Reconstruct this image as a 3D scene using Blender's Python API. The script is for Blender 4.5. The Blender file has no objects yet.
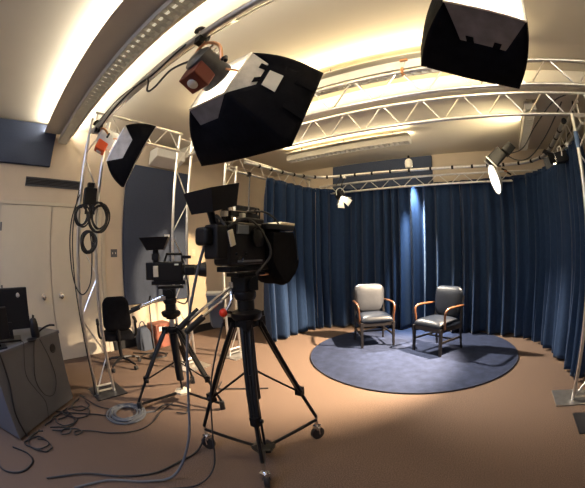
import bpy, math, random
from mathutils import Vector, Matrix, Euler
random.seed(7)
PI = math.pi
SC = bpy.context.scene
COL = SC.collection
V = Vector

# ------------------------------------------------------------------ materials
def mat(name, col, rough=0.6, metal=0.0, var=0.0, scale=20.0, bump=0.0, bscale=None, sheen=0.0, emit=None, estr=0.0, spec=0.5, stretch=None):
    m = bpy.data.materials.new(name); m.use_nodes = True
    nt = m.node_tree; b = nt.nodes['Principled BSDF']
    b.inputs['Base Color'].default_value = (*col, 1)
    b.inputs['Roughness'].default_value = rough
    b.inputs['Metallic'].default_value = metal
    b.inputs['Specular IOR Level'].default_value = spec
    if sheen:
        b.inputs['Sheen Weight'].default_value = sheen
        b.inputs['Sheen Roughness'].default_value = 0.4
    if emit:
        b.inputs['Emission Color'].default_value = (*emit, 1)
        b.inputs['Emission Strength'].default_value = estr
    if var or bump:
        tc = nt.nodes.new('ShaderNodeTexCoord')
        src = tc.outputs['Object']
        if stretch:
            mp = nt.nodes.new('ShaderNodeMapping'); mp.inputs['Scale'].default_value = stretch
            nt.links.new(src, mp.inputs['Vector']); src = mp.outputs['Vector']
        n = nt.nodes.new('ShaderNodeTexNoise'); n.inputs['Scale'].default_value = scale; n.inputs['Detail'].default_value = 4
        nt.links.new(src, n.inputs['Vector'])
        if var:
            r = nt.nodes.new('ShaderNodeValToRGB')
            r.color_ramp.elements[0].position = 0.3; r.color_ramp.elements[1].position = 0.7
            r.color_ramp.elements[0].color = (*[c * (1 - var) for c in col], 1)
            r.color_ramp.elements[1].color = (*[min(1, c * (1 + var)) for c in col], 1)
            nt.links.new(n.outputs['Fac'], r.inputs['Fac']); nt.links.new(r.outputs['Color'], b.inputs['Base Color'])
        if bump:
            n2 = nt.nodes.new('ShaderNodeTexNoise'); n2.inputs['Scale'].default_value = bscale or scale; n2.inputs['Detail'].default_value = 3
            nt.links.new(src, n2.inputs['Vector'])
            bp = nt.nodes.new('ShaderNodeBump'); bp.inputs['Strength'].default_value = bump; bp.inputs['Distance'].default_value = 0.01
            nt.links.new(n2.outputs['Fac'], bp.inputs['Height']); nt.links.new(bp.outputs['Normal'], b.inputs['Normal'])
    return m

M = dict(
    carpet=mat('carpet', (.135, .094, .073), .95, var=.6, scale=130, bump=.35, bscale=130, spec=.1),
    wall=mat('painted_wall', (.60, .51, .405), .75, var=.04, scale=3, bump=.05, bscale=120),
    ceiling=mat('ceiling_paint', (.66, .62, .53), .85, var=.03, scale=2),
    door=mat('door_paint', (.66, .585, .46), .5, var=.02, scale=5),
    trim=mat('door_frame_paint', (.60, .54, .43), .5),
    baseboard=mat('black_baseboard', (.012, .012, .014), .5),
    panel=mat('blue_fabric_panel', (.045, .06, .105), .95, var=.12, scale=90, bump=.2, bscale=300),
    curtain=mat('navy_velour', (.0125, .0275, .067), .85, var=.2, scale=40, sheen=.10, spec=.12, stretch=(3, 3, .4)),
    rug=mat('navy_rug', (.023, .031, .064), .95, var=.2, scale=9, bump=.5, bscale=260, spec=.1),
    rugedge=mat('rug_binding', (.012, .014, .03), .9),
    alu=mat('aluminium_tube', (.78, .77, .74), .32, 1.0, var=.08, scale=30),
    plate=mat('steel_plate', (.42, .41, .40), .4, .9, var=.1, scale=15),
    darkplate=mat('dark_steel_plate', (.03, .032, .04), .45, .6),
    black=mat('black_plastic', (.006, .006, .0075), .45, var=.1, scale=60, spec=.3),
    blackm=mat('black_metal', (.009, .009, .010), .38, .3, spec=.3),
    rubber=mat('black_rubber', (.010, .010, .011), .7),
    cloth=mat('black_cloth', (.006, .006, .008), .95, var=.25, scale=14, bump=.3, bscale=30, spec=.08),
    silverlit=mat('lit_silver_fabric', (.50, .48, .46), .5, .25, var=.2, scale=14, bump=.3, bscale=16),  # silver fabric where lit, the brightness put into its colour
    lining=mat('white_lining', (.86, .85, .82), .6),
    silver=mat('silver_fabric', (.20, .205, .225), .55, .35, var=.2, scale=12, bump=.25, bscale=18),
    white=mat('white_enamel', (.80, .79, .75), .4),
    cream=mat('cream_plastic', (.66, .60, .47), .5),
    chrome=mat('chrome', (.75, .75, .76), .18, 1.0),
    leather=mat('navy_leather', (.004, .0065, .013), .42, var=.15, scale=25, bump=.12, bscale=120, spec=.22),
    leatherlit=mat('lit_navy_leather', (.024, .026, .033), .42, var=.12, scale=25, bump=.12, bscale=120),  # lit copy of the navy leather, light on the backrest mixed into the colour
    armwood=mat('brown_arm_wood', (.075, .030, .013), .3, var=.3, scale=18, stretch=(1, 8, 1)),
    darkwood=mat('dark_chair_wood', (.011, .009, .009), .4, var=.2, scale=20),
    redhead=mat('red_lamp_enamel', (.16, .03, .018), .4, .2),
    orange=mat('orange_lamp_enamel', (.75, .10, .02), .45),
    copper=mat('copper_bracket', (.62, .30, .14), .35, .8),
    drum=mat('grey_lamp_drum', (.10, .10, .105), .35, .8, var=.15, scale=30),
    desk=mat('desk_laminate', (.105, .108, .128), .5, var=.05, scale=6),
    grommet=mat('black_grommet', (.006, .006, .008), .5),
    screen=mat('screen_glass', (.004, .006, .012), .08),
    bluelens=mat('blue_screen_glass', (.03, .12, .35), .1),
    greypanel=mat('grey_metal_panel', (.15, .17, .20), .45, .2),
    redball=mat('red_knob_plastic', (.85, .035, .008), .3),
    bin=mat('brown_red_board', (.26, .085, .055), .6, var=.15, scale=12),
    paper=mat('white_paper', (.80, .78, .70), .7),
    bluebag=mat('blue_grey_cloth', (.06, .075, .11), .9),
    bluetape=mat('blue_tape', (.08, .16, .34), .6),
    cable=mat('black_cable', (.012, .013, .016), .55),
    greycable=mat('grey_cable', (.10, .11, .13), .6),
    vent=mat('vent_grey', (.10, .105, .12), .5, .3),
    ventdark=mat('vent_shadow', (.02, .02, .022), .8),
    louver=mat('louver_white', (.72, .70, .64), .4),
    bulb=mat('lamp_glass', (1, 1, 1), .3, emit=(1, .82, .55), estr=14),
    tube=mat('fluorescent_tube', (1, 1, 1), .3, emit=(1, .86, .62), estr=.55),
    diff=mat('lit_diffuser', (1, 1, 1), .5, emit=(1, .93, .80), estr=7),
    glint=mat('painted_glint', (.9, .9, .9), .15, .9),
)

# ------------------------------------------------------------------ mesh builder
class MB:
    def __init__(self): self.v = []; self.f = []
    def add(self, vs, fs):
        o = len(self.v); self.v += [V(p) for p in vs]; self.f += [tuple(i + o for i in f) for f in fs]; return self
    def box(self, c, s, rot=None):
        h = V(s) / 2; R = rot or Matrix.Identity(3)
        P = [V(c) + R @ V((x * h.x, y * h.y, z * h.z)) for z in (-1, 1) for y in (-1, 1) for x in (-1, 1)]
        return self.add(P, [(0, 2, 3, 1), (4, 5, 7, 6), (0, 1, 5, 4), (1, 3, 7, 5), (3, 2, 6, 7), (2, 0, 4, 6)])
    def hull8(self, a, b):  # two quads (same winding) -> closed block
        return self.add(list(a) + list(b), [(3, 2, 1, 0), (4, 5, 6, 7), (0, 1, 5, 4), (1, 2, 6, 5), (2, 3, 7, 6), (3, 0, 4, 7)])
    def path(self, pts, r, n=8, closed=False, r2=None):
        pts = [V(p) for p in pts]; N = len(pts); rings = []
        up = None
        for i, p in enumerate(pts):
            a = pts[i - 1] if (i > 0 or closed) else p
            b = pts[(i + 1) % N] if (i < N - 1 or closed) else p
            t = (b - a)
            if t.length < 1e-9: t = V((0, 0, 1))
            t.normalize()
            if up is None:
                up = t.orthogonal().normalized()
            else:
                up = (up - t * up.dot(t))
                up = up.normalized() if up.length > 1e-6 else t.orthogonal().normalized()
            s = t.cross(up)
            rr = r if r2 is None else r + (r2 - r) * i / max(1, N - 1)
            rings.append([p + (up * math.cos(2 * PI * k / n) + s * math.sin(2 * PI * k / n)) * rr for k in range(n)])
        vs = [q for R in rings for q in R]; fs = []
        for i in range(N if closed else N - 1):
            j = (i + 1) % N
            for k in range(n):
                l = (k + 1) % n
                fs.append((i * n + k, j * n + k, j * n + l, i * n + l))
        if not closed:
            fs.append(tuple(range(n))); fs.append(tuple((N - 1) * n + k for k in reversed(range(n))))
        return self.add(vs, fs)
    def tube(self, p, q, r, n=10, r2=None): return self.path([p, q], r, n, False, r2)
    def lathe(self, prof, o, axis=(0, 0, 1), n=20):
        a = V(axis).normalized(); u = a.orthogonal().normalized(); w = a.cross(u); vs = []; fs = []
        for (r, z) in prof:
            for k in range(n):
                t = 2 * PI * k / n; vs.append(V(o) + a * z + (u * math.cos(t) + w * math.sin(t)) * max(r, 1e-4))
        for i in range(len(prof) - 1):
            for k in range(n):
                l = (k + 1) % n; fs.append((i * n + k, i * n + l, (i + 1) * n + l, (i + 1) * n + k))
        fs.append(tuple(reversed(range(n)))); fs.append(tuple((len(prof) - 1) * n + k for k in range(n)))
        return self.add(vs, fs)
    def sphere(self, c, r, n=12, sc=(1, 1, 1)):
        prof = [(math.sin(PI * i / n), -math.cos(PI * i / n)) for i in range(n + 1)]
        vs = []; fs = []; m = n * 2
        for (q, z) in prof:
            for k in range(m):
                t = 2 * PI * k / m
                vs.append(V(c) + V((q * math.cos(t) * r * sc[0], q * math.sin(t) * r * sc[1], z * r * sc[2])))
        for i in range(n):
            for k in range(m):
                l = (k + 1) % m; fs.append((i * m + k, i * m + l, (i + 1) * m + l, (i + 1) * m + k))
        return self.add(vs, fs)
    def prism(self, poly, thick):  # polygon (list of 3D pts) extruded by vector `thick` centred
        t = V(thick); n = len(poly)
        A = [V(p) - t / 2 for p in poly]; B = [V(p) + t / 2 for p in poly]
        fs = [tuple(reversed(range(n))), tuple(range(n, 2 * n))] + [(i, (i + 1) % n, n + (i + 1) % n, n + i) for i in range(n)]
        return self.add(A + B, fs)
    def sheet(self, poly, th):
        p = [V(q) for q in poly]; nrm = (p[1] - p[0]).cross(p[-1] - p[0]).normalized()
        return self.prism(p, nrm * th)
    def obj(self, name, m, parent=None, smooth=True, bevel=0.0, world=False, kind=None):
        me = bpy.data.meshes.new(name)
        vs = self.v
        if world and parent is not None:
            inv = (Matrix.Translation(parent.location) @ parent.rotation_euler.to_matrix().to_4x4()).inverted()
            vs = [inv @ p for p in vs]
        me.from_pydata([tuple(p) for p in vs], [], self.f); me.validate(); me.update()
        import bmesh
        bm = bmesh.new(); bm.from_mesh(me); bmesh.ops.recalc_face_normals(bm, faces=bm.faces); bm.to_mesh(me); bm.free()
        me.materials.append(M[m] if isinstance(m, str) else m)
        o = bpy.data.objects.new(name, me); COL.objects.link(o)
        if parent is not None: o.parent = parent
        if smooth:
            for p in me.polygons: p.use_smooth = True
            try: me.set_sharp_from_angle(angle=math.radians(38))
            except Exception: pass
        if bevel:
            b = o.modifiers.new('Bevel', 'BEVEL'); b.width = bevel; b.segments = 3; b.limit_method = 'ANGLE'
        if kind: o['kind'] = kind
        return o

def root(name, label, cat, loc=(0, 0, 0), rz=0.0, group=None):
    o = bpy.data.objects.new(name, None); COL.objects.link(o)
    o.location = loc; o.rotation_euler = (0, 0, rz); o.empty_display_size = .1
    return tag(o, label, cat, group)
def tag(o, label, cat, group=None):
    o['label'] = label; o['category'] = cat; o['kind'] = 'thing'
    if group: o['group'] = group
    return o
def sroot(name, loc):
    o = bpy.data.objects.new(name, None); COL.objects.link(o); o.location = loc; o['kind'] = 'structure'; return o
def dup(r, loc, rz, label, group=None):
    c = r.copy(); COL.objects.link(c); c.location = loc; c.rotation_euler = (0, 0, rz); c['label'] = label
    if group: c['group'] = group
    for ch in list(r.children):
        d = ch.copy(); COL.objects.link(d); d.parent = c
        for g in list(ch.children):
            e = g.copy(); COL.objects.link(e); e.parent = d
    return c
def smooth_path(pts, per=8, closed=False):
    P = [V(p) for p in pts]; n = len(P); out = []
    for i in range(n if closed else n - 1):
        if closed: a, b, c, d = P[i - 1], P[i], P[(i + 1) % n], P[(i + 2) % n]
        else: a, b, c, d = P[max(i - 1, 0)], P[i], P[i + 1], P[min(i + 2, n - 1)]
        for k in range(per):
            t = k / per
            out.append(.5 * ((2 * b) + (c - a) * t + (2 * a - 5 * b + 4 * c - d) * t * t + (3 * b - a - 3 * c + d) * t ** 3))
    if not closed: out.append(P[-1])
    return out
def basis(n, roll=0.0):
    n = V(n).normalized(); s = n.cross(V((0, 0, 1)))
    s = s.normalized() if s.length > 1e-6 else V((1, 0, 0)); u = s.cross(n)
    return s * math.cos(roll) + u * math.sin(roll), -s * math.sin(roll) + u * math.cos(roll), n

# ------------------------------------------------------------------ room shell
X0, X1, Y0, Y1, H = -4.97, 2.0, -3.2, 5.95, 3.3
MB().box(((X0 + X1) / 2, (Y0 + Y1) / 2, -.05), (X1 - X0 + .4, Y1 - Y0 + .4, .1)).obj('floor', 'carpet', kind='structure', smooth=False)
MB().box(((X0 + X1) / 2, (Y0 + Y1) / 2, H + .05), (X1 - X0 + .4, Y1 - Y0 + .4, .1)).obj('ceiling', 'ceiling', kind='structure', smooth=False)
MB().box((X0 - .06, (Y0 + Y1) / 2, H / 2), (.12, Y1 - Y0, H)).obj('wall_left', 'wall', kind='structure', smooth=False)
MB().box((X1 + .06, (Y0 + Y1) / 2, H / 2), (.12, Y1 - Y0, H)).obj('wall_right', 'wall', kind='structure', smooth=False)
MB().box(((X0 + X1) / 2, Y1 + .06, H / 2), (X1 - X0 + .24, .12, H)).obj('wall_back', 'wall', kind='structure', smooth=False)
MB().box(((X0 + X1) / 2, Y0 - .06, H / 2), (X1 - X0 + .24, .12, H)).obj('wall_front', 'wall', kind='structure', smooth=False)
MB().box(((X0 + X1) / 2, 3.19, 3.195), (X1 - X0, .31, .21)).obj('ceiling_beam', 'ceiling', kind='structure', smooth=False, bevel=.01)
MB().box((X0 + .011, 3.76, .07), (.022, 4.3, .14)).obj('baseboard_left', 'baseboard', kind='structure', smooth=False)
# double door
d1 = sroot('door_1', (X0, .69, 0))
fr = MB()
fr.box((.02, -.955, 1.08), (.05, .07, 2.16)).box((.02, .955, 1.08), (.05, .07, 2.16)).box((.02, 0, 2.165), (.05, 1.98, .05))
fr.obj('door_frame', 'trim', d1, smooth=False, bevel=.006)
for s in (-1, 1):
    lf = MB().box((.016, s * .462, 1.07), (.04, .912, 2.13)).obj('door_leaf', 'door', d1, smooth=False, bevel=.004)
    kn = MB().lathe([(.042, 0), (.042, .008), (.016, .012), (.016, .04), (.034, .05), (.040, .066), (.034, .082), (.01, .09)], (.036, s * .155, .91), (1, 0, 0))
    kn.obj('door_knob', 'chrome', lf)
for s, y in ((-1, -.9),):
    for z in (.35, 1.05, 1.85):
        MB().box((.04, y - .005, z), (.02, .03, .11)).obj('hinge', 'vent', d1, smooth=False)

# ------------------------------------------------------------------ wall fittings
def vent(y0, y1, z0, z1, label):
    r = root('wall_vent', label, 'vent', (X0, (y0 + y1) / 2, z0))
    w, h = y1 - y0, z1 - z0
    f = MB()
    f.box((.012, 0, .006), (.024, w, .012)).box((.012, 0, h - .006), (.024, w, .012)).box((.012, -w / 2 + .006, h / 2), (.024, .012, h)).box((.012, w / 2 - .006, h / 2), (.024, .012, h))
    f.obj('frame', 'vent', r, smooth=False)
    MB().box((.004, 0, h / 2), (.006, w - .02, h - .02)).obj('backing', 'ventdark', r, smooth=False)
    s = MB(); n = 5
    for i in range(n):
        s.box((.014, 0, .012 + (i + .5) * (h - .024) / n), (.022, w - .024, .006), Matrix.Rotation(.5, 3, 'Y'))
    s.obj('louver', 'vent', r, smooth=False)
vent(.16, 1.19, 2.40, 2.525, 'long grey slotted air vent in the wall above the double doors')
vent(4.65, 5.38, 2.36, 2.47, 'grey slotted air vent high on the wall, seen past the far pillar by the curtain')

def panel(name, c, s, label):
    r = root(name, label, 'panel', c)
    MB().box((0, 0, 0), s).obj('fabric_face', 'panel', r, smooth=False, bevel=.012)
    return r
panel('acoustic_panel', (X0 + .034, -.13, 2.98), (.06, 1.39, .60), 'dark blue fabric acoustic panel up under the ceiling above the double doors')
panel('acoustic_panel', (X0 + .034, 2.69, 1.79), (.06, 1.34, 2.22), 'tall blue fabric acoustic panel on the wall behind the far studio camera')
panel('acoustic_panel', (-2.23, Y1 - .03, 2.75), (2.14, .06, 1.06), 'dark blue fabric panel high on the back wall showing above the curtain')

def switch(y, z, label, two=True):
    r = root('wall_switch', label, 'switch', (X0, y, z))
    MB().box((.004, 0, 0), (.008, .12 if two else .08, .12)).obj('plate', 'cream' if not two else 'vent', r, smooth=False, bevel=.002)
    for k in ((-.028, .028) if two else (0,)):
        MB().box((.011, k, 0), (.008, .012, .028)).obj('toggle', 'paper', r, smooth=False)
switch(1.86, 1.49, 'double light switch plate between the cable pillar and the tall blue panel')
switch(3.55, 1.48, 'small cream switch plate on the bright wall strip past the tall blue panel', False)

r = root('wall_box', 'white box unit fixed high on the wall over the tall blue panel', 'box', (X0 + .06, 2.72, 2.90))
MB().hull8([(.0, -.3, .02), (.30, -.3, .12), (.30, .3, .12), (0, .3, .02)], [(0, -.3, .28), (.30, -.3, .28), (.30, .3, .28), (0, .3, .28)]).obj('housing', 'white', r, smooth=False, bevel=.01)
MB().box((-.03, 0, .15), (.06, .2, .16)).obj('wall_bracket', 'vent', r, smooth=False)

# ------------------------------------------------------------------ ceiling light fixtures (open louvres below, lamps throwing light up past a top shield)
LIGHTS = []
def area(name, loc, direction, sx, sy, power, color, spread=PI):
    l = bpy.data.lights.new(name, 'AREA'); l.shape = 'RECTANGLE'; l.size = sx; l.size_y = sy; l.energy = power; l.color = color; l.spread = spread
    o = bpy.data.objects.new(name, l); COL.objects.link(o); o.location = loc
    o.rotation_euler = V(direction).to_track_quat('-Z', 'Y').to_euler(); o['kind'] = 'helper'
    return o
WARM = (1, .89, .72)
def fixture(axis, a0, a1, c, z, label, power, sh=(-.12, .12), sides=(-1, 1), w=.15, col=WARM):
    L = a1 - a0; mid = (a0 + a1) / 2
    loc = (mid, c, z) if axis == 'X' else (c, mid, z)
    r = root('ceiling_light', label, 'ceiling light', loc, 0 if axis == 'X' else PI / 2)
    h = MB(); hw = w / 2
    h.box((0, -hw, .045), (L, .010, .09)).box((0, hw, .045), (L, .010, .09)).box((0, 0, .088), (L, w, .012)).box((-L / 2, 0, .045), (.012, w, .09)).box((L / 2, 0, .045), (.012, w, .09))
    h.obj('housing', 'louver', r, smooth=False)
    s = MB(); n = int(L / .085)
    for i in range(1, n): s.box((-L / 2 + i * L / n, 0, .018), (.008, w - .014, .034))
    s.box((0, 0, .030), (L - .02, .004, .012)); s.obj('louver', 'louver', r, smooth=False)
    t = MB().tube((-L / 2 + .03, 0, .062), (L / 2 - .03, 0, .062), .013); t.obj('lamp_tube', 'tube', r)
    for x in (-L * .38, 0, L * .38): MB().tube((x, 0, .09), (x, 0, H - z), .006, 6).obj('hanger_rod', 'vent', r)
    wg = MB(); wg.box((0, (sh[0] + sh[1]) / 2, .129), (L, sh[1] - sh[0], .008)).box((0, 0, .109), (L, .06, .032))
    wg.obj('top_shield', 'ceiling', r, smooth=False)
    for sd in sides:
        ed = max(sd * sh[0], sd * sh[1]) - .015; d = V((0, sd * .80, .6)); p = V((mid, c + sd * ed, z + .145)) if axis == 'X' else V((c + sd * ed, mid, z + .145))
        if axis == 'Y': d = V((sd * .80, 0, .6))
        o = area('uplight', p, d, .04, L, power * L, col) if axis == 'Y' else area('uplight', p, d, L, .04, power * L, col)
        o.parent = None
    return r
fixture('X', -4.90, 1.6, .705, 3.03, 'long louvred ceiling light crossing the upper left corner over the near truss pipe', 10, sh=(-.37, .17))
fixture('X', -3.2, .35, 2.47, 3.05, 'long ceiling light hidden just behind the top rail of the nearer overhead truss', 11, col=(1, .76, .42))
fixture('X', -3.42, -1.2, 4.50, 3.08, 'ceiling light strip in front of the back wall, above the curtain rail', 7, col=(1, .80, .50))
fixture('Y', 3.55, 5.2, .56, 3.05, 'louvred ceiling light running front to back over the right end of the curtain', 15, sh=(-.08, .08), w=.13, sides=(-1,), col=(1, .80, .48))

# ------------------------------------------------------------------ trusses
def ladder(r, p0, p1, off, pitch, rc=.019, rl=.008, ends=True, m='alu'):
    """two parallel chords p0->p1 and p0+off->p1+off with zigzag lacing; parts go under root r (world coordinates)"""
    p0, p1, off = V(p0), V(p1), V(off)
    for o_ in (V((0, 0, 0)), off):
        MB().tube(p0 + o_, p1 + o_, rc, 12).obj('chord', m, r, world=True)
    L = (p1 - p0).length; d = (p1 - p0) / L; n = max(1, round(L / pitch)); b = MB()
    for i in range(n):
        a = p0 + d * (L * i / n); c = p0 + d * (L * (i + 1) / n); g = d * .018
        if i % 2 == 0: b.tube(a + g, c + off - g, rl, 6)
        else: b.tube(a + off + g, c - g, rl, 6)
    if ends:
        for q in (p0 + d * .03, p1 - d * .03): b.tube(q, q + off, rl * 1.3, 6)
    b.obj('lacing', m, r, world=True)
def pillar(label, p, off, h, plate, m='plate', pitch=.40):
    r = root('truss_pillar', label, 'truss pillar', (p[0], p[1], 0), 0, 'upright truss pillars of the studio grid')
    ladder(r, (p[0], p[1], .012), (p[0], p[1], h), off, pitch)
    cx, cy, s = plate
    MB().box((cx, cy, .006), (s, s, .012)).obj('base_plate', m, r, world=True, smooth=False)
    cr = MB(); q = V((p[0], p[1], .10)); cr.tube(q, q + V(off), .012, 8); cr.obj('cross_bar', 'alu', r, world=True)
    return r
pillar('aluminium ladder pillar by the double doors, draped with coiled black cables', (-3.42, .82), (0, .23, 0), 2.88, (-3.46, .965, .40), 'darkplate')
pillar('aluminium ladder pillar in front of the tall blue panel, behind the far camera', (-3.52, 2.17), (0, .23, 0), 2.97, (-3.50, 2.30, .40))
pillar('aluminium ladder pillar behind the near camera tripod, close to the open curtain end', (-3.40, 2.95), (0, .22, 0), 2.72, (-3.38, 3.05, .38))
rp = pillar('aluminium ladder pillar with blue tape at the right end of the curtain', (.87, 2.88), (.22, 0, 0), 2.71, (.86, 2.95, .36))
MB().tube((.87, 2.88, 2.36), (.87, 2.88, 2.52), .0235, 12).obj('tape_wrap', 'bluetape', rp, world=True)
pl2 = root('base_plate', 'dark square floor plate at the right edge, in front of the taped pillar', 'floor plate', (1.02, 2.42, 0))
MB().box((0, 0, .006), (.40, .36, .012)).obj('steel_sheet', 'darkplate', pl2, smooth=False)
MB().lathe([(.03, 0), (.03, .05), (.022, .05), (.022, .09)], (.1, .05, .012)).obj('socket', 'blackm', pl2)

def truss(label, p0, p1, zl, zh, pitch=.215, grp='overhead ladder trusses of the studio grid'):
    a = V((*p0, zl)); b = V((*p1, zl))
    r = root('overhead_truss', label, 'truss', a, 0, grp)
    ladder(r, a, b, (0, 0, zh - zl), pitch)
    return r
truss('ladder truss crossing overhead that carries the small pipe clamp on its top rail', (-3.48, 2.33), (1.9, 2.33), 2.73, 2.97)
truss('ladder truss crossing overhead between the clamp-bearing truss and the curtain, meeting the taped pillar', (-3.40, 2.95), (1.9, 2.95), 2.73, 2.97)
truss('short ladder truss joining the cable pillar to the pillar before the blue panel', (-3.46, .85), (-3.46, 2.16), 2.75, 2.98)
truss('ladder truss running back from the third pillar above the left curtain end', (-3.45, 3.02), (-3.45, 5.25), 2.66, 2.88)
truss('ladder truss running back along the right side above the curtain end', (1.0, 3.0), (1.0, 5.2), 2.66, 2.90)
truss('ladder truss along the back wall directly above the curtain top', (-3.3, 5.36), (.95, 5.36), 2.58, 2.74)
truss('angled ladder truss at the far right corner among the cables', (1.35, 2.6), (1.15, 5.3), 2.70, 2.95)

np_ = root('lighting_pipe', 'long grey overhead pipe at upper left with cables tied along it', 'pipe', (-3.44, .87, 2.75))
MB().tube((-3.44, .87, 2.75), (1.9, .87, 2.75), .030, 14).obj('pipe', 'alu', np_, world=True)
MB().tube((-3.44, .945, 2.80), (1.9, .945, 2.80), .012, 10).obj('thin_rod', 'alu', np_, world=True)
for x in (-3.0, -2.2, -1.2, -.2, .8): MB().box((x, .907, 2.775), (.03, .10, .03), Matrix.Rotation(.6, 3, 'X')).obj('spacer_clip', 'alu', np_, world=True, smooth=False)

# curved curtain rail with clamps
rail = root('curtain_rail', 'pale curved rail with dark clips following the curtain along the back truss', 'rail', (-3.3, 4.3, 2.84))
RP = smooth_path([(-3.36, 3.3, 2.80), (-3.33, 4.3, 2.82), (-3.22, 4.95, 2.86), (-2.85, 5.2, 2.87), (-1.6, 5.22, 2.84), (-.2, 5.22, 2.82), (.45, 5.1, 2.81), (.78, 4.75, 2.80), (.86, 4.2, 2.80), (.88, 3.3, 2.80)], 8)
MB().path(RP, .026, 12).obj('rail_tube', 'alu', rail, world=True)
acc = 0
for i in range(1, len(RP)):
    seg = (RP[i] - RP[i - 1]).length; acc += seg
    if acc > .24:
        acc = 0
        t = (RP[i] - RP[i - 1]).normalized()
        MB().tube(RP[i] - t * .018, RP[i] + t * .018, .033, 10).obj('rail_clip', 'blackm', rail, world=True)

# ------------------------------------------------------------------ curtain: pleated panels along the rail
CP = smooth_path([(-3.36, 3.80, 0), (-3.34, 4.4, 0), (-3.28, 4.95, 0), (-3.02, 5.30, 0), (-2.55, 5.50, 0), (-1.8, 5.57, 0), (-1.0, 5.57, 0), (-.2, 5.50, 0), (.40, 5.33, 0), (.74, 5.00, 0), (.90, 4.5, 0), (.99, 3.95, 0), (1.04, 3.35, 0)], 40)
CS = [0]
for i in range(1, len(CP)): CS.append(CS[-1] + (CP[i] - CP[i - 1]).length)
def cpt(s):
    s = min(max(s, 0), CS[-1] - 1e-6)
    import bisect
    i = max(1, bisect.bisect_right(CS, s)); i = min(i, len(CP) - 1)
    f = (s - CS[i - 1]) / max(CS[i] - CS[i - 1], 1e-9)
    p = CP[i - 1].lerp(CP[i], f); t = (CP[i] - CP[i - 1]).normalized()
    return p, V((t.y, -t.x, 0))
def phase(s):  # irregular pleat spacing
    return 2 * PI * s / .215 + 1.9 * math.sin(s * 2.1 + .4) + 1.6 * math.sin(s * 4.3 + 1.0) + .8 * math.sin(s * 9.1)
def curtain_panel(s0, s1, label):
    n = int((s1 - s0) / .011); zs = [.025, .10, .30, .7, 1.2, 1.7, 2.1, 2.35, 2.52, 2.58, 2.63]
    vs = []; fs = []
    for z in zs:
        k = z / 2.63
        amp = .048 + .045 * (1 - k) ** .8 + .012 * math.sin(9 * k)
        if z > 2.5: amp *= .8
        for i in range(n + 1):
            s = s0 + (s1 - s0) * i / n; p, nm = cpt(s)
            ph = phase(s) + .55 * (1 - k) * math.sin(s * 3.7)
            w = math.sin(ph) + .28 * math.sin(2 * ph + .7 + 2.2 * math.sin(s)) + .35 * (1 - k) * math.sin(.5 * ph + 1.3)
            zz = z + (0.012 * math.sin(ph * .5) if z == zs[0] else 0)
            vs.append(V((p.x, p.y, zz)) + nm * (amp * w))
    m = n + 1
    for a in range(len(zs) - 1):
        for i in range(n): fs.append((a * m + i, a * m + i + 1, (a + 1) * m + i + 1, (a + 1) * m + i))
    mb = MB(); mb.add(vs, fs)
    r = root('stage_curtain', label, 'curtain', (*cpt((s0 + s1) / 2)[0].xy, 0), 0, 'navy pleated curtains around the stage')
    o = mb.obj('drape', 'curtain', r, world=True)
    so = o.modifiers.new('Solidify', 'SOLIDIFY'); so.thickness = .006
    # heading tape band
    hv = []; hf = []
    for z in (2.585, 2.66):
        for i in range(0, n + 1):
            s = s0 + (s1 - s0) * i / n; p, nm = cpt(s); ph = phase(s)
            hv.append(V((p.x, p.y, z)) + nm * (.026 * (math.sin(ph) + .28 * math.sin(2 * ph + .7)) + .006))
    for i in range(n): hf.append((i, i + 1, m + i + 1, m + i))
    hb = MB(); hb.add(hv, hf); q = hb.obj('heading_tape', 'curtain', r, world=True)
    so = q.modifiers.new('Solidify', 'SOLIDIFY'); so.thickness = .004
T = CS[-1]
cuts = [0, 1.30, 2.75, 4.05, 5.25, T]
curtain_panel(cuts[0], cuts[1] - .004, 'navy pleated curtain length with the free end beside the near camera hood')
curtain_panel(cuts[1], cuts[2] - .004, 'navy pleated curtain length rounding the corner behind the left armchair')
curtain_panel(cuts[2], cuts[3] - .004, 'navy pleated curtain length with the bright blue streaks between the armchairs')
curtain_panel(cuts[3], cuts[4] - .004, 'navy pleated curtain length behind and right of the right armchair')
curtain_panel(cuts[4], cuts[5], 'navy pleated curtain length coming forward beside the taped right pillar')

# ------------------------------------------------------------------ rug
rg = root('round_rug', 'round navy blue rug under the two armchairs', 'rug', (-1.14, 4.375, 0))
MB().lathe([(1.495, 0), (1.495, .012), (.8, .013), (.01, .013)], (0, 0, .001), n=96).obj('pile', 'rug', rg)
MB().path([(1.50 * math.cos(2 * PI * i / 96), 1.50 * math.sin(2 * PI * i / 96), .008) for i in range(96)], .009, 8, True).obj('binding', 'rugedge', rg)

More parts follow.
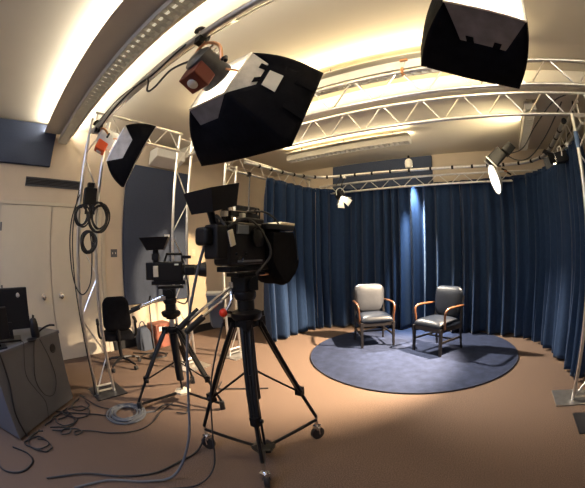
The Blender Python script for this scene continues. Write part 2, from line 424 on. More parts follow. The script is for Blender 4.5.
# ------------------------------------------------------------------ armchairs
def grid_cushion(w, d, h, dome, nx=16, ny=16, taper=0.0, corner=.10):
    """cushion in local x,y, thickness z 0..h with domed top and rounded edges"""
    mb = MB(); top = []; bot = []
    vs = []; fs = []
    def pt(i, j, z0):
        u = -1 + 2 * i / nx; v = -1 + 2 * j / ny
        au, av = abs(u), abs(v)
        k = 1 - corner * max(0, (au * av - .6)) / .4 * .5
        x = u * w / 2 * k * (1 + taper * v); y = v * d / 2 * k
        e = (1 - au ** 4) * (1 - av ** 4)
        return V((x, y, z0 * (h * .45) + (h * .55) * z0 * e ** .35 + (dome * e if z0 > 0 else 0) if z0 > 0 else 0))
    for s in (1, 0):
        for j in range(ny + 1):
            for i in range(nx + 1): vs.append(pt(i, j, s))
    m = nx + 1; o = m * (ny + 1)
    for j in range(ny):
        for i in range(nx):
            a = j * m + i
            fs.append((a, a + 1, a + m + 1, a + m)); fs.append((o + a, o + a + m, o + a + m + 1, o + a + 1))
    for i in range(nx):
        fs.append((i, o + i, o + i + 1, i + 1)); a = ny * m + i; fs.append((a, a + 1, o + a + 1, o + a))
    for j in range(ny):
        a = j * m; fs.append((a, a + m, o + a + m, o + a)); a = j * m + nx; fs.append((a, o + a, o + a + m, a + m))
    mb.add(vs, fs); return mb
def ss(o):
    m = o.modifiers.new('Subdivision', 'SUBSURF'); m.levels = 1; m.render_levels = 2; return o
def armchair(label, loc, rz, lea):
    r = root('armchair', label, 'chair', loc, rz, 'armchairs on the round rug')
    c = grid_cushion(.52, .50, .085, .03)
    c.v = [p + V((0, -.01, .395)) for p in c.v]; ss(c.obj('seat', 'leather', r))
    ap = MB(); ap.box((0, -.235, .37), (.46, .025, .06)).box((0, .225, .37), (.44, .025, .06)).box((-.235, 0, .37), (.025, .46, .06)).box((.235, 0, .37), (.025, .46, .06))
    ap.obj('seat_frame', 'darkwood', r, smooth=False, bevel=.003)
    bk = grid_cushion(.49, .46, .055, .022, taper=.08, corner=.3)
    R = Matrix.Rotation(math.radians(90 - 9), 3, 'X')   # stands the cushion up, domed face to the front (-y)
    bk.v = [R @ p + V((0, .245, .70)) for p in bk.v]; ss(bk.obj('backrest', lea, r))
    for sx in (-1, 1):
        MB().hull8([(sx * .245 - .016, -.255, .014), (sx * .245 + .016, -.255, .014), (sx * .245 + .016, -.223, .014), (sx * .245 - .016, -.223, .014)],
                   [(sx * .245 - .021, -.260, .40), (sx * .245 + .021, -.260, .40), (sx * .245 + .021, -.215, .40), (sx * .245 - .021, -.215, .40)]).obj('leg', 'darkwood', r, smooth=False, bevel=.003)
        MB().path([(sx * .235, .275, .014), (sx * .235, .235, .30), (sx * .235, .225, .46), (sx * .235, .262, .66), (sx * .235, .29, .80)], .018, 8).obj('leg', 'darkwood', r)
        arm = smooth_path([(sx * .262, .25, .665), (sx * .275, .10, .672), (sx * .283, -.08, .672), (sx * .283, -.155, .655), (sx * .278, -.19, .60), (sx * .268, -.185, .50), (sx * .262, -.175, .385)], 6)
        MB().path(arm, .016, 10).obj('armrest', 'armwood', r)
        MB().box((sx * .238, 0, .20), (.018, .46, .026)).obj('stretcher', 'darkwood', r, smooth=False)
    MB().box((0, .05, .20), (.46, .018, .024)).obj('stretcher', 'darkwood', r, smooth=False)
    return r
armchair('left armchair on the rug, backrest coloured paler as if lit, wooden arms, facing the cameras', (-1.865, 4.555, 0), .66, 'leatherlit')
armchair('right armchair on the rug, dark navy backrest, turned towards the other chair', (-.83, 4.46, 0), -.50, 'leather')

# ------------------------------------------------------------------ softboxes and their lamp heads
def lerp(a, b, t): return V(a) * (1 - t) + V(b) * t
def bulged(mb, be, fe, c, nu=10, amt=.032):
    N = len(be) - 1; vs = []; fs = []
    for a in range(nu + 1):
        w = a / nu
        for k in range(N + 1):
            p = lerp(be[k], fe[k], w); d = (p - c).normalized(); vs.append(p + d * amt * math.sin(PI * w))
    for a in range(nu):
        for k in range(N): fs.append((a * (N + 1) + k, a * (N + 1) + k + 1, (a + 1) * (N + 1) + k + 1, (a + 1) * (N + 1) + k))
    mb.add(vs, fs)
def softbox(label, F, B, notch, flap=None, tabs=()):
    F = [V(p) for p in F]; B = [V(p) for p in B]
    c = sum(F + B, V()) / 8
    r = root('softbox', label, 'softbox', sum(B, V()) / 4, 0, 'black softboxes hung from the grid')
    for i in range(4):
        j = (i + 1) % 4
        n = (F[j] - F[i]).cross(B[i] - F[i]).normalized()
        mid = (F[i] + F[j] + B[i] + B[j]) / 4
        if n.dot(mid - c) < 0: n = -n
        # white lining inside (full panel), black skirt outside with a trapezoid cut-out at the back edge
        q = [B[i], B[j], F[j], F[i]]
        MB().prism([p - n * .006 for p in q], n * .003).obj('lining', 'lining', r, world=True, smooth=False)
        if i in notch:
            d, a, a2 = notch[i]
            n1 = lerp(lerp(B[i], F[i], d), lerp(B[j], F[j], d), a); n2 = lerp(lerp(B[i], F[i], d), lerp(B[j], F[j], d), a2)
            N = 24
            edge = []
            sk = MB()
            fe = [lerp(F[i], F[j], k / N) + n * .030 * math.sin(PI * k / N) for k in range(N + 1)]
            be = []
            for k in range(N + 1):
                t = k / N
                if t < a: be.append(lerp(B[i], n1, t / a))
                elif t > a2: be.append(lerp(n2, B[j], (t - a2) / (1 - a2)))
                else: be.append(lerp(n1, n2, (t - a) / (a2 - a)))
            bulged(sk, be, fe, c); o = sk.obj('skirt', 'cloth', r, world=True)
            so = o.modifiers.new('Solidify', 'SOLIDIFY'); so.thickness = .004
            MB().prism([p + n * .0 for p in (B[i], n1, n2, B[j])], n * .003).obj('silver_flap', (flap or {}).get(i, 'silver'), r, world=True, smooth=False)
            # velcro tabs on the edge of the cut-out
            for t in ((.22, .78) if i in tabs else ()):
                p = lerp(n1, n2, t); e = (n2 - n1).normalized(); g = (lerp(B[i], B[j], t) - p).normalized()
                MB().prism([p - e * .020 + n * .006, p + e * .020 + n * .006, p + e * .020 + g * .04 + n * .006, p - e * .020 + g * .04 + n * .006], n * .004).obj('velcro_tab', 'cloth', r, world=True, smooth=False)
        else:
            N = 24; sk = MB(); bulged(sk, [lerp(B[i], B[j], k / N) for k in range(N + 1)], [lerp(F[i], F[j], k / N) + n * .03 * math.sin(PI * k / N) for k in range(N + 1)], c)
            o = sk.obj('skirt', 'cloth', r, world=True); so = o.modifiers.new('Solidify', 'SOLIDIFY'); so.thickness = .004
    fr_ = MB()
    for i in range(4):
        fr_.tube(B[i], B[(i + 1) % 4], .006, 6)
    fr_.obj('speed_ring', 'alu', r, world=True)
    return r
BIGF = [(-.921, 1.508, 2.564), (-.964, 1.284, 2.0), (-1.78, 1.315, 2.05), (-1.737, 1.539, 2.614)]
BIGB = [(-1.173, 1.106, 2.606), (-1.198, .976, 2.276), (-1.538, .989, 2.297), (-1.512, 1.119, 2.627)]
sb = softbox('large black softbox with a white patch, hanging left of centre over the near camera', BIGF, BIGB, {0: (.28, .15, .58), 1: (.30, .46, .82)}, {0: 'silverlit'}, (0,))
# white patch on the side facing right
i, j = 0, 1
a_ = [V(p) for p in (BIGB[0], BIGB[1], BIGF[1], BIGF[0])]
nrm = (a_[3] - a_[0]).cross(a_[1] - a_[0]).normalized()
cc = (V(BIGF[0]) + V(BIGB[0])) / 2
if nrm.dot(sum(a_, V()) / 4 - (sum([V(p) for p in BIGF + BIGB], V()) / 8)) < 0: nrm = -nrm
def quadpt(u, v): return lerp(lerp(a_[0], a_[3], u), lerp(a_[1], a_[2], u), v)
MB().prism([quadpt(u, v) + nrm * .040 for u, v in ((.34, .34), (.53, .34), (.53, .62), (.34, .62))], nrm * .003).obj('white_patch', 'paper', sb, world=True, smooth=False)
for v in (.35, .72):
    MB().prism([quadpt(u, v + w) + nrm * .042 for u, w in ((.70, -.03), (.99, -.03), (.99, .03), (.70, .03))], nrm * .004).obj('strap', 'cloth', sb, world=True, smooth=False)

RF = [(.322, 1.88, 2.90), (.231, 1.759, 2.384), (-.328, 1.605, 2.519), (-.236, 1.726, 3.035)]
RB = [(.369, 1.394, 2.933), (.301, 1.304, 2.551), (-.089, 1.197, 2.645), (-.021, 1.286, 3.028)]
softbox('black softbox cut off by the top edge, hanging right of centre before the truss', RF, RB, {1: (.48, .20, .70)}, None, (1,))
LF = [(-2.739, 1.375, 2.672), (-2.975, 1.2, 2.092), (-3.588, 1.416, 2.275), (-3.353, 1.592, 2.856)]
LB = [(-2.978, 1.111, 2.703), (-3.119, 1.005, 2.355), (-3.479, 1.132, 2.462), (-3.337, 1.238, 2.811)]
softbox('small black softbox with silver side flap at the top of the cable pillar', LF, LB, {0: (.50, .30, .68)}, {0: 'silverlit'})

def spot(name, loc, tgt, power, angle, color, blend=.5, size=.08):
    l = bpy.data.lights.new(name, 'SPOT'); l.energy = power; l.spot_size = math.radians(angle); l.spot_blend = blend; l.color = color; l.shadow_soft_size = size
    o = bpy.data.objects.new(name, l); COL.objects.link(o); o.location = loc
    o.rotation_euler = (V(tgt) - V(loc)).to_track_quat('-Z', 'Y').to_euler(); o['kind'] = 'helper'
    return o
def lamp_head(label, B, F, pipe, bodym, boxm, up=(0, 0, 1), back=.0):
    Bc = sum([V(p) for p in B], V()) / 4; Fc = sum([V(p) for p in F], V()) / 4
    n = (Fc - Bc).normalized(); s, u, n = basis(n)
    c = Bc - n * (.12 + back)
    r = root('studio_lamp', label, 'studio lamp', c, 0, 'open face studio lamps behind the softboxes')
    MB().lathe([(.05, -.12), (.085, -.10), (.095, -.02), (.10, .06), (.105, .10), (.095, .10), (.085, .0)], c, n, 24).obj('drum', bodym, r, world=True)
    MB().box(c - u * .105 - n * .02, (.15, .13, .10), Matrix((s, n, u)).transposed()).obj('ballast_box', boxm, r, world=True, smooth=False, bevel=.008)
    MB().lathe([(.034, 0), (.034, .006), (.02, .012)], c - u * .158 - n * .02, -u, 16).obj('switch_button', 'paper', r, world=True)
    MB().lathe([(.055, 0), (.055, .01), (.03, .02)], c + n * .03, n, 16).obj('bulb', 'bulb', r, world=True)
    fins = MB()
    for k in range(5): fins.box(c + u * .09 - n * (.08 - .03 * k), (.12, .008, .03), Matrix((s, n, u)).transposed())
    fins.obj('cooling_fin', 'alu', r, world=True, smooth=False)
    P = V(pipe)
    y1 = c + s * .125; y2 = c - s * .125; top = c + (P - c) * .70
    yk = smooth_path([y1, y1 + (top - c) * .6, top, y2 + (top - c) * .6, y2], 5)
    MB().path(yk, .011, 8).obj('yoke', 'copper', r, world=True)
    MB().tube(top, P, .014, 8).obj('spigot', 'copper', r, world=True)
    ck = MB(); ck.path([P + V((0, .05 * math.cos(t), .05 * math.sin(t))) for t in [PI * k / 8 - PI * .35 for k in range(12)]], .016, 8)
    ck.box(P - V((0, 0, .05)), (.05, .06, .05)); ck.obj('hook_clamp', 'blackm', r, world=True)
    MB().path([c + s * .13, c + s * .16, c + s * .19 - u * .05], .012, 8).obj('tilt_handle', 'black', r, world=True)
    for sg in (-1, 1):
        MB().tube(Bc + s * sg * .10 - n * .05, Bc + s * sg * .16 + n * .0, .008, 6).obj('ring_clip', 'copper', r, world=True)
    return c, n
c1, n1 = lamp_head('red-brown studio lamp with grey drum hooked on the overhead pipe behind the large softbox', BIGB, BIGF, (-1.41, .87, 2.75), 'drum', 'redhead')
n2 = (sum([V(p) for p in RF], V()) - sum([V(p) for p in RB], V())).normalized(); c2 = sum([V(p) for p in RB], V()) / 4
c3, n3 = lamp_head('orange and white studio lamp clamped at the top of the cable pillar', LB, LF, (-3.28, .87, 2.76), 'white', 'orange')

# small stage lights hung from the back truss, plus one added at the right
def fresnel(label, c, d, hang, dm='white'):
    c = V(c); s, u, n = basis(d)
    r = root('stage_light', label, 'stage light', c)
    R3 = Matrix((s, n, u)).transposed()
    MB().box(c, (.13, .17, .13), R3).obj('lamp_housing', 'black', r, world=True, smooth=False, bevel=.012)
    MB().lathe([(.058, 0), (.058, .02), (.04, .028)], c + n * .085, n, 18).obj('lens', 'bulb', r, world=True)
    for (a, b) in ((s, u), (-s, u), (u, s), (-u, s)):
        p = c + n * .09 + a * .066
        MB().sheet([p - b * .06, p + b * .06, p + n * .10 + a * .06 + b * .075, p + n * .10 + a * .06 - b * .075], .003).obj('barn_door', dm, r, world=True, smooth=False)
    hg = V(hang)
    MB().path(smooth_path([c + s * .085, c + s * .085 + V((0, 0, .09)), c + V((0, 0, .14)), c - s * .085 + V((0, 0, .09)), c - s * .085], 5), .008, 6).obj('yoke', 'white', r, world=True)
    MB().tube(c + V((0, 0, .14)), hg, .009, 8).obj('hanging_rod', 'blackm', r, world=True)
    MB().box(hg, (.05, .05, .06)).obj('clamp', 'white', r, world=True, smooth=False, bevel=.005)
    MB().path(smooth_path([c - n * .09, c - n * .16 - V((0, 0, .03)), c - n * .2 + V((0, 0, .06)), hg + V((-.08, 0, 0))], 5), .006, 6).obj('power_lead', 'cable', r, world=True)
    return c, n
f1 = fresnel('small black stage light with white barn doors hanging before the curtain at the left', (-2.67, 5.05, 2.46), V((.55, -.25, -.72)), (-2.67, 5.22, 2.84))
f3 = fresnel('added all-black stage light on the right side truss, warming the left wall', (.86, 3.72, 2.50), V((-5.7, -.35, -1.3)), (.98, 3.74, 2.66), 'blackm')  # added lamp body to carry the warm light on the left wall
# right head: dark body with bright shallow reflector hanging under it
c = V((.10, 4.72, 2.74)); r = root('stage_light', 'black stage light with a glowing reflector bowl hanging before the curtain at the right', 'stage light', c)
s, u, n = basis(V((-.62, -.12, -.62)))
R3 = Matrix((s, n, u)).transposed()
MB().box(c + V((-.03, 0, .06)), (.22, .25, .20), R3).obj('lamp_housing', 'black', r, world=True, smooth=False, bevel=.015)
MB().box(c + V((.17, 0, .19)), (.16, .17, .15), R3).obj('ballast_box', 'black', r, world=True, smooth=False, bevel=.01)
for sg in (-1, 1): MB().box(c + V((-.03, 0, .06)) + n * .13 + s * sg * .10, (.03, .012, .22), R3).obj('edge_trim', 'white', r, world=True, smooth=False)
bc = c + V((-.07, -.03, -.27)); ax = V((-.93, -.22, -.30)).normalized()
MB().lathe([(.02, -.08), (.12, -.06), (.21, -.01), (.23, .02), (.222, .02), (.20, -.004), (.11, -.04), (.01, -.05)], bc, ax, 28).obj('reflector_bowl', 'white', r, world=True)
MB().lathe([(.212, 0), (.16, .02), (.01, .034)], bc + ax * .004, ax, 28).obj('diffuser', 'diff', r, world=True)
MB().path(smooth_path([c + s * .12, c + s * .13 - V((0, 0, .12)), bc + V((.04, .02, .10))], 5), .012, 8).obj('yoke', 'white', r, world=True)
MB().tube(c + V((0, .0, .10)), (.12, 5.2, 2.83), .012, 8).obj('spigot', 'blackm', r, world=True)
MB().box((.12, 5.2, 2.83), (.06, .06, .08)).obj('clamp', 'blackm', r, world=True, smooth=False)
for k in range(3): MB().tube(c + V((.04 + .04 * k, .03, -.10 - .03 * k)), c + V((.12 + .03 * k, .05, -.13 - .03 * k)), .014, 8).obj('tilt_knob', 'copper' if k == 1 else 'blackm', r, world=True)
f2 = (c, ax)
# lamp above the blue streaks
c = V((-1.46, 5.32, 2.98)); r = root('stage_light', 'small white lamp standing on the back truss in front of the dark blue panel', 'stage light', c)
MB().lathe([(.03, -.09), (.06, -.07), (.07, .0), (.062, .06), (.03, .09)], c, (0, 0, 1), 16).obj('lamp_housing', 'white', r, world=True)
MB().tube(c + V((0, 0, .08)), c + V((0, 0, .15)), .03, 10, .02).obj('cap', 'blackm', r, world=True)
MB().box(c - V((0, 0, .13)), (.06, .08, .09)).obj('clamp', 'vent', r, world=True, smooth=False, bevel=.006)
MB().lathe([(.05, 0), (.05, .01), (.02, .015)], c + V((0, .06, -.03)), V((0, .8, -.6)), 14).obj('lens', 'bulb', r, world=True)
# clamp on the nearer truss
c = V((-.64, 2.33, 2.97)); r = root('pipe_clamp', 'small metal pipe clamp sitting on the top rail of the nearer overhead truss', 'clamp', c)
MB().path([c + V((0, .035 * math.cos(t), .035 * math.sin(t))) for t in [2 * PI * k / 14 for k in range(14)]], .012, 8, True).obj('jaw', 'copper', r, world=True)
MB().tube(c + V((0, 0, .03)), c + V((.02, 0, .11)), .010, 8).obj('bolt', 'alu', r, world=True)
MB().box(c + V((.02, -.02, .115)), (.07, .02, .02)).obj('wing_nut', 'copper', r, world=True, smooth=False)
c = V((-3.42, 3.49, 1.95)); r = root('drop_pipe', 'thin dark pipe hanging down from the rear left truss behind the near camera', 'pipe', c)
MB().tube(c, (-3.42, 3.49, 2.66), .012, 8).obj('pipe', 'vent', r, world=True)
MB().box((-3.44, 3.49, 2.66), (.06, .05, .06)).obj('clamp', 'blackm', r, world=True, smooth=False)

# ------------------------------------------------------------------ camera tripods
def tripod(label, N, feet, colz, caster, rz, handles, white_hub=False, rise=0.0):
    r = root('camera_tripod', label, 'tripod', (*N, 0), rz)
    inv = (Matrix.Translation((*N, 0)) @ Matrix.Rotation(rz, 4, 'Z')).inverted()
    fl = [inv @ V((*f, 0)) for f in feet]
    base = .15 if caster else .03
    MB().tube((0, 0, colz + rise), (0, 0, colz + rise + .14), .055, 16).obj('bowl', 'blackm', r)
    if rise: MB().tube((.012, 0, colz), (.012, 0, colz + rise), .026, 12).tube((-.04, 0, colz), (-.04, 0, colz + rise), .014, 8).obj('lift_post', 'alu', r)
    MB().lathe([(.05, 0), (.075, .01), (.075, .04), (.05, .05)], (0, 0, colz - .03), n=18).obj('leg_crown', 'blackm', r)
    MB().lathe([(.085, 0), (.10, .02), (.10, .045), (.06, .06)], (0, 0, colz + rise + .02), n=20).obj('collar', 'blackm', r)
    MB().tube((0, 0, colz - .52), (0, 0, colz + .03), .040, 14).obj('centre_column', 'black', r)
    col = MB()
    for k in range(2): col.tube(((-.018, .018)[k], 0, .10), ((-.018, .018)[k], 0, colz - .50), .010, 8)
    col.obj('column_rod', 'blackm', r)
    for f in fl:
        d = V((f.x, f.y, 0)).normalized(); side = V((-d.y, d.x, 0))
        top = d * .085 + V((0, 0, colz + .0)); bot = V((f.x, f.y, base + .06)); knee = top.lerp(bot, .68)
        lg = MB()
        for sg in (-1, 1): lg.tube(top + side * .022 * sg, knee + side * .018 * sg, .0150, 8)
        lg.tube(top.lerp(bot, .35), bot, .0135, 8)
        lg.box(knee, (.05, .05, .06)).box(top, (.06, .06, .06))
        l = lg.obj('leg', 'blackm', r)
        MB().tube(V((0, 0, colz - .33)) + d * .035, knee - d * .01, .008, 6).obj('brace', 'blackm', r)
        MB().sphere(knee + side * .035, .017, 6).obj('lock_knob', 'black', l)
        MB().tube(V((0, 0, .10)) + d * .05, bot - V((0, 0, .03)), .0135, 8).obj('spreader_arm', 'blackm', r)
        if caster:
            cs = MB(); wc = V((f.x, f.y, .055)) + side * .0
            cs.lathe([(.03, -.018), (.055, -.016), (.055, .016), (.03, .018)], wc, side, 18)
            w = cs.obj('caster', 'rubber', r)
            MB().box(wc + V((0, 0, .055)), (.05, .05, .035)).tube(wc + side * .03, wc + side * .03 + V((0, 0, .06)), .008, 6).tube(wc - side * .03, wc - side * .03 + V((0, 0, .06)), .008, 6).tube(wc + V((0, 0, .06)), bot, .012, 8).obj('caster_fork', 'chrome', w)
        else:
            MB().box((f.x, f.y, .045), (.05, .05, .09)).obj('foot', 'rubber', r, smooth=False, bevel=.01)
    MB().lathe([(.03, -.02), (.085, -.012), (.09, .012), (.03, .03)], (0, 0, .10), n=6).obj('spreader_hub', 'cream' if white_hub else 'blackm', r, smooth=False)
    # pan head
    z = colz + rise + .14
    hd = MB(); hd.lathe([(.06, 0), (.07, .02), (.07, .05), (.045, .06)], (0, 0, z), n=18).box((0, 0, z + .10), (.12, .13, .09)); h = hd.obj('pan_head', 'black', r, bevel=.006)
    MB().lathe([(.04, -.075), (.04, .075)], (0, 0, z + .10), (1, 0, 0), 18).obj('tilt_drum', 'blackm', h)
    MB().box((0, .02, z + .157), (.10, .26, .022)).obj('camera_plate', 'blackm', r, smooth=False, bevel=.003)
    for (p, q, e) in handles:
        p, q, e = V(p), V(q), V(e)
        hb = MB(); hb.tube(p, e, .009, 8); hb.box(p, (.035, .05, .035)); o = hb.obj('pan_bar', 'chrome', r)
        MB().tube(q, e + (e - q).normalized() * .012, .0185, 10).obj('grip', 'rubber', o)
    return r
NN = (-1.405, 1.39)
near_tripod = tripod('near black camera tripod on casters with a red brake knob', NN, [(-1.816, 1.201), (-1.226, 1.83), (-1.179, 1.129)], 1.03, True, 0.05,
       [((-.04, -.06, 1.265), (-.17, -.25, 1.125), (-.215, -.37, 1.035)), ((-.06, -.05, 1.225), (-.125, -.25, 1.09), (-.15, -.37, 1.022))])
FN = (-2.69, 1.60)
tripod('far black camera tripod on plain feet, beside the cable pillar', FN, [(-2.80, 1.10), (-2.24, 1.75), (-2.99, 1.95)], .75, False, -.62,
       [((-.06, -.05, 1.07), (-.10, -.32, .97), (-.12, -.43, .93)), ((.07, -.06, 1.06), (.12, -.30, .985), (.14, -.40, .95))], True, .105)

# extras on the near tripod
o = root('control_box', 'grey wedge-shaped control box hung on the near tripod below the camera', 'control box', (-1.565, 1.285, 1.005), -.75)
MB().hull8([(-.01, -.05, 0), (.07, -.03, 0), (.07, .03, 0), (-.01, .03, 0)], [(-.06, -.06, .20), (.06, -.06, .20), (.06, .06, .20), (-.06, .06, .20)]).obj('case', 'greypanel', o, smooth=False, bevel=.006)
MB().box((0, 0, .205), (.125, .125, .014)).obj('lid', 'cream', o, smooth=False, bevel=.003)
MB().tube((.06, .04, .1), (.11, .09, .10), .010, 8).obj('bracket', 'blackm', o)
lv = MB().path(smooth_path([V((-1.47, 1.27, 1.10)) + V(q) for q in ((0, 0, .0), (.03, .03, .07), (.01, .06, .15), (.05, .09, .18))], 5), .010, 8).obj('brake_lever', 'chrome', near_tripod, world=True)
kb = MB().sphere((-1.475, 1.26, 1.10), .027, 10).obj('knob', 'redball', near_tripod, world=True); kb.parent = lv; kb['label'] = 'round red knob'

# ------------------------------------------------------------------ studio cameras (forward +Y, local)
def hood(o, name, cb, ct, sb_, st, tilt, m='black'):
    """flared viewfinder hood: small rectangle low, wide rim high, tilted"""
    R = Matrix.Rotation(tilt, 3, 'X')
    b = [R @ V((x * sb_[0] / 2, y * sb_[1] / 2, 0)) for x, y in ((-1, -1), (1, -1), (1, 1), (-1, 1))]
    t = [R @ V((x * st[0] / 2, y * st[1] / 2 + ct, st[2])) for x, y in ((-1, -1), (1, -1), (1, 1), (-1, 1))]
    C_ = V(cb); mb = MB()
    ob = [C_ + p for p in b]; ot = [C_ + p for p in t]
    ib = [C_ + p * .82 + R @ V((0, 0, .03)) for p in b]; it = [C_ + V(((p.x) * .93, p.y * .95, p.z)) for p in t]
    vs = ob + ot + it + ib
    fs = [(3, 2, 1, 0)] + [(i, (i + 1) % 4, 4 + (i + 1) % 4, 4 + i) for i in range(4)] + [(4 + i, 4 + (i + 1) % 4, 8 + (i + 1) % 4, 8 + i) for i in range(4)] + [(8 + i, 8 + (i + 1) % 4, 12 + (i + 1) % 4, 12 + i) for i in range(4)] + [(12, 13, 14, 15)]
    mb.add(vs, fs); h = mb.obj(name, m, o, smooth=False)
    sc = MB(); sc.add([p + R @ V((0, 0, .004)) for p in ib], [(0, 1, 2, 3)]); sc.obj('screen', 'bluelens', h, smooth=False)
    return h

def far_cam():
    z0 = 1.172
    o = root('studio_camera', 'far studio camera in side view before the blue panel, round lens pointing right', 'video camera', (*FN, z0), -.62)
    b = MB(); b.box((0, .0, .125), (.13, .30, .18)); b.obj('camera_body', 'black', o, smooth=False, bevel=.015)
    MB().box((0, .0, .022), (.12, .34, .035)).obj('base_shoe', 'blackm', o, smooth=False, bevel=.004)
    MB().box((0, -.185, .13), (.11, .08, .16)).obj('battery_pack', 'black', o, smooth=False, bevel=.01)
    MB().box((.07, -.12, .13), (.016, .05, .10)).obj('side_label', 'cream', o, smooth=False, bevel=.004)
    ln = MB(); ln.lathe([(.045, 0), (.05, .02), (.05, .12), (.046, .125), (.046, .14), (.062, .16), (.070, .23), (.062, .235), (.05, .19)], (0, .15, .135), (0, 1, 0), 24)
    l = ln.obj('lens', 'black', o)
    MB().lathe([(.052, 0), (.04, .008), (.01, .012)], (0, .345, .135), (0, 1, 0), 20).obj('front_glass', 'screen', l)
    MB().box((.06, .22, .13), (.04, .10, .075)).obj('zoom_grip', 'black', l, smooth=False, bevel=.012)
    hd = MB(); hd.path([(0, .15, .20), (0, .14, .285), (0, -.01, .285), (0, -.04, .20)], .013, 8); hd.obj('top_handle', 'black', o)
    MB().box((0, .19, .255), (.06, .09, .028)).obj('accessory_shoe', 'black', o, smooth=False)
    MB().box((.067, .09, .19), (.004, .04, .014)).obj('name_plate', 'paper', o, smooth=False)
    MB().tube((0, -.125, .20), (0, -.125, .33), .030, 10).box((0, -.125, .26), (.10, .07, .06)).obj('viewfinder_arm', 'black', o)
    hood(o, 'viewfinder_hood', (0, -.125, .325), -.005, (.14, .17), (.22, .30, .115), .03)
    MB().box((.09, .0, .45), (.03, .05, .022)).obj('tally_lamp', 'paper', o, smooth=False)
    MB().path(smooth_path([(.02, .18, .09), (.05, .20, -.05), (.05, .16, -.17), (.03, .06, -.14), (.02, 0, -.05)], 6), .007, 6).obj('lens_cable', 'cable', o)
    return o
far_cam()
def near_cam():
    z0 = 1.347
    o = root('studio_camera', 'near studio camera with tilted viewfinder hood and a black prompter cover', 'video camera', (*NN, z0), 0.05)
    MB().box((0, -.03, .16), (.14, .34, .25)).obj('camera_body', 'black', o, smooth=False, bevel=.02)
    MB().box((0, .0, .015), (.12, .36, .03)).obj('base_shoe', 'blackm', o, smooth=False, bevel=.004)
    MB().box((0, -.235, .17), (.12, .09, .19)).obj('battery_pack', 'black', o, smooth=False, bevel=.015)
    MB().box((-.03, -.30, .20), (.11, .06, .10)).obj('eyepiece', 'black', o, smooth=False, bevel=.02)
    MB().box((.073, -.18, .19), (.012, .04, .09), Matrix.Rotation(.3, 3, 'X')).obj('side_label', 'cream', o, smooth=False, bevel=.004)
    MB().box((.072, -.02, .06), (.012, .22, .012)).obj('side_rail', 'greypanel', o, smooth=False)
    MB().lathe([(.055, 0), (.06, .10), (.07, .16)], (0, .13, .16), (0, 1, 0), 20).obj('lens', 'black', o)
    hd = MB(); hd.path([(0, .15, .28), (0, .13, .335), (0, -.16, .335), (0, -.19, .28)], .015, 8).box((0, -.02, .335), (.05, .24, .03)); hd.obj('top_handle', 'black', o)
    for y in (-.20, -.05): MB().box((.03, y, .325), (.035, .035, .03)).obj('cable_plug', 'paper', o, smooth=False, bevel=.004)
    for y in (.10, .13): MB().path([(.02, y, .32), (.02, y, .37), (.02, y - .012, .385)], .006, 6).obj('small_microphone', 'black', o)
    for x, y in ((-.03, -.27), (-.02, -.15)): MB().path(smooth_path([(x, y + .05, .26), (x, y + .02, .33), (x, y - .02, .40)], 4), .022, 8).obj('viewfinder_arm', 'black', o)
    hood(o, 'viewfinder_hood', (-.015, -.24, .345), .0, (.19, .19), (.25, .22, .125), .26)
    MB().lathe([(.05, 0), (.058, .01), (.058, .03), (.04, .04)], (.065, .04, .20), (1, 0, 0), 20).obj('side_dial', 'blackm', o)
    MB().box((.075, -.09, .24), (.014, .10, .05)).obj('switch_panel', 'greypanel', o, smooth=False, bevel=.003)
    for k, (y, z) in enumerate(((-.14, .10), (-.10, .07), (-.06, .10))): MB().tube((.068, y, z), (.084, y, z), .010, 10).obj('connector', 'chrome' if k == 1 else 'blackm', o)
    MB().path(smooth_path([(.06, -.20, .25), (.11, -.10, .30), (.10, .05, .24), (.12, .12, .10), (.08, .02, -.02)], 6), .008, 6).obj('side_cable', 'cable', o)
    MB().path(smooth_path([(.03, .0, .35), (.07, .12, .36), (.10, .22, .30), (.09, .26, .20)], 6), .007, 6).obj('top_cable', 'cable', o)
    MB().path(smooth_path([(-.02, -.20, .27), (.03, -.26, .31), (.06, -.22, .26)], 6), .009, 6).obj('arm_cable', 'greycable', o)
    MB().box((0, .06, .30), (.11, .16, .035)).obj('top_module', 'black', o, smooth=False, bevel=.01)
    # prompter: flat tray over a draped cloth hood
    t = MB(); t.box((0, .33, .296), (.22, .17, .018)); t.obj('prompter_tray', 'cream', o, smooth=False, bevel=.006)
    MB().box((0, .25, .270), (.225, .30, .034)).obj('tray_frame', 'black', o, smooth=False, bevel=.006)
    MB().box((.05, .425, .276), (.06, .04, .05)).obj('tray_latch', 'paper', o, smooth=False, bevel=.01)
    prof = [(.08, .25), (.33, .25), (.37, .16), (.405, .04), (.395, .0), (.35, -.06), (.27, -.115), (.20, -.10), (.12, -.02), (.07, .06)]
    nx = 8; mb = MB(); vs = []; fs = []; m = len(prof)
    for k in range(nx + 1):
        u = -1 + 2 * k / nx
        sh = 1 - .10 * u * u
        for (y, z) in prof:
            vs.append(V((u * .115, .295 + (y - .23) * sh, .09 + (z - .09) * sh + .006 * math.sin(5 * u + 9 * y))))
    for k in range(nx):
        for i in range(m): fs.append((k * m + i, k * m + (i + 1) % m, (k + 1) * m + (i + 1) % m, (k + 1) * m + i))
    fs += [tuple(range(m)), tuple(nx * m + i for i in reversed(range(m)))]
    mb.add(vs, fs); mb.obj('prompter_cover', 'cloth', o)
    MB().tube((.118, .40, .27), (.118, .43, .05), .006, 6).obj('cover_pole', 'blackm', o)
    for x in (-.03, .03): MB().tube((x, .12, -.03), (x, .34, -.03), .008, 8).obj('rod_support', 'copper' if x > 0 else 'blackm', o)
    return o
near_cam()

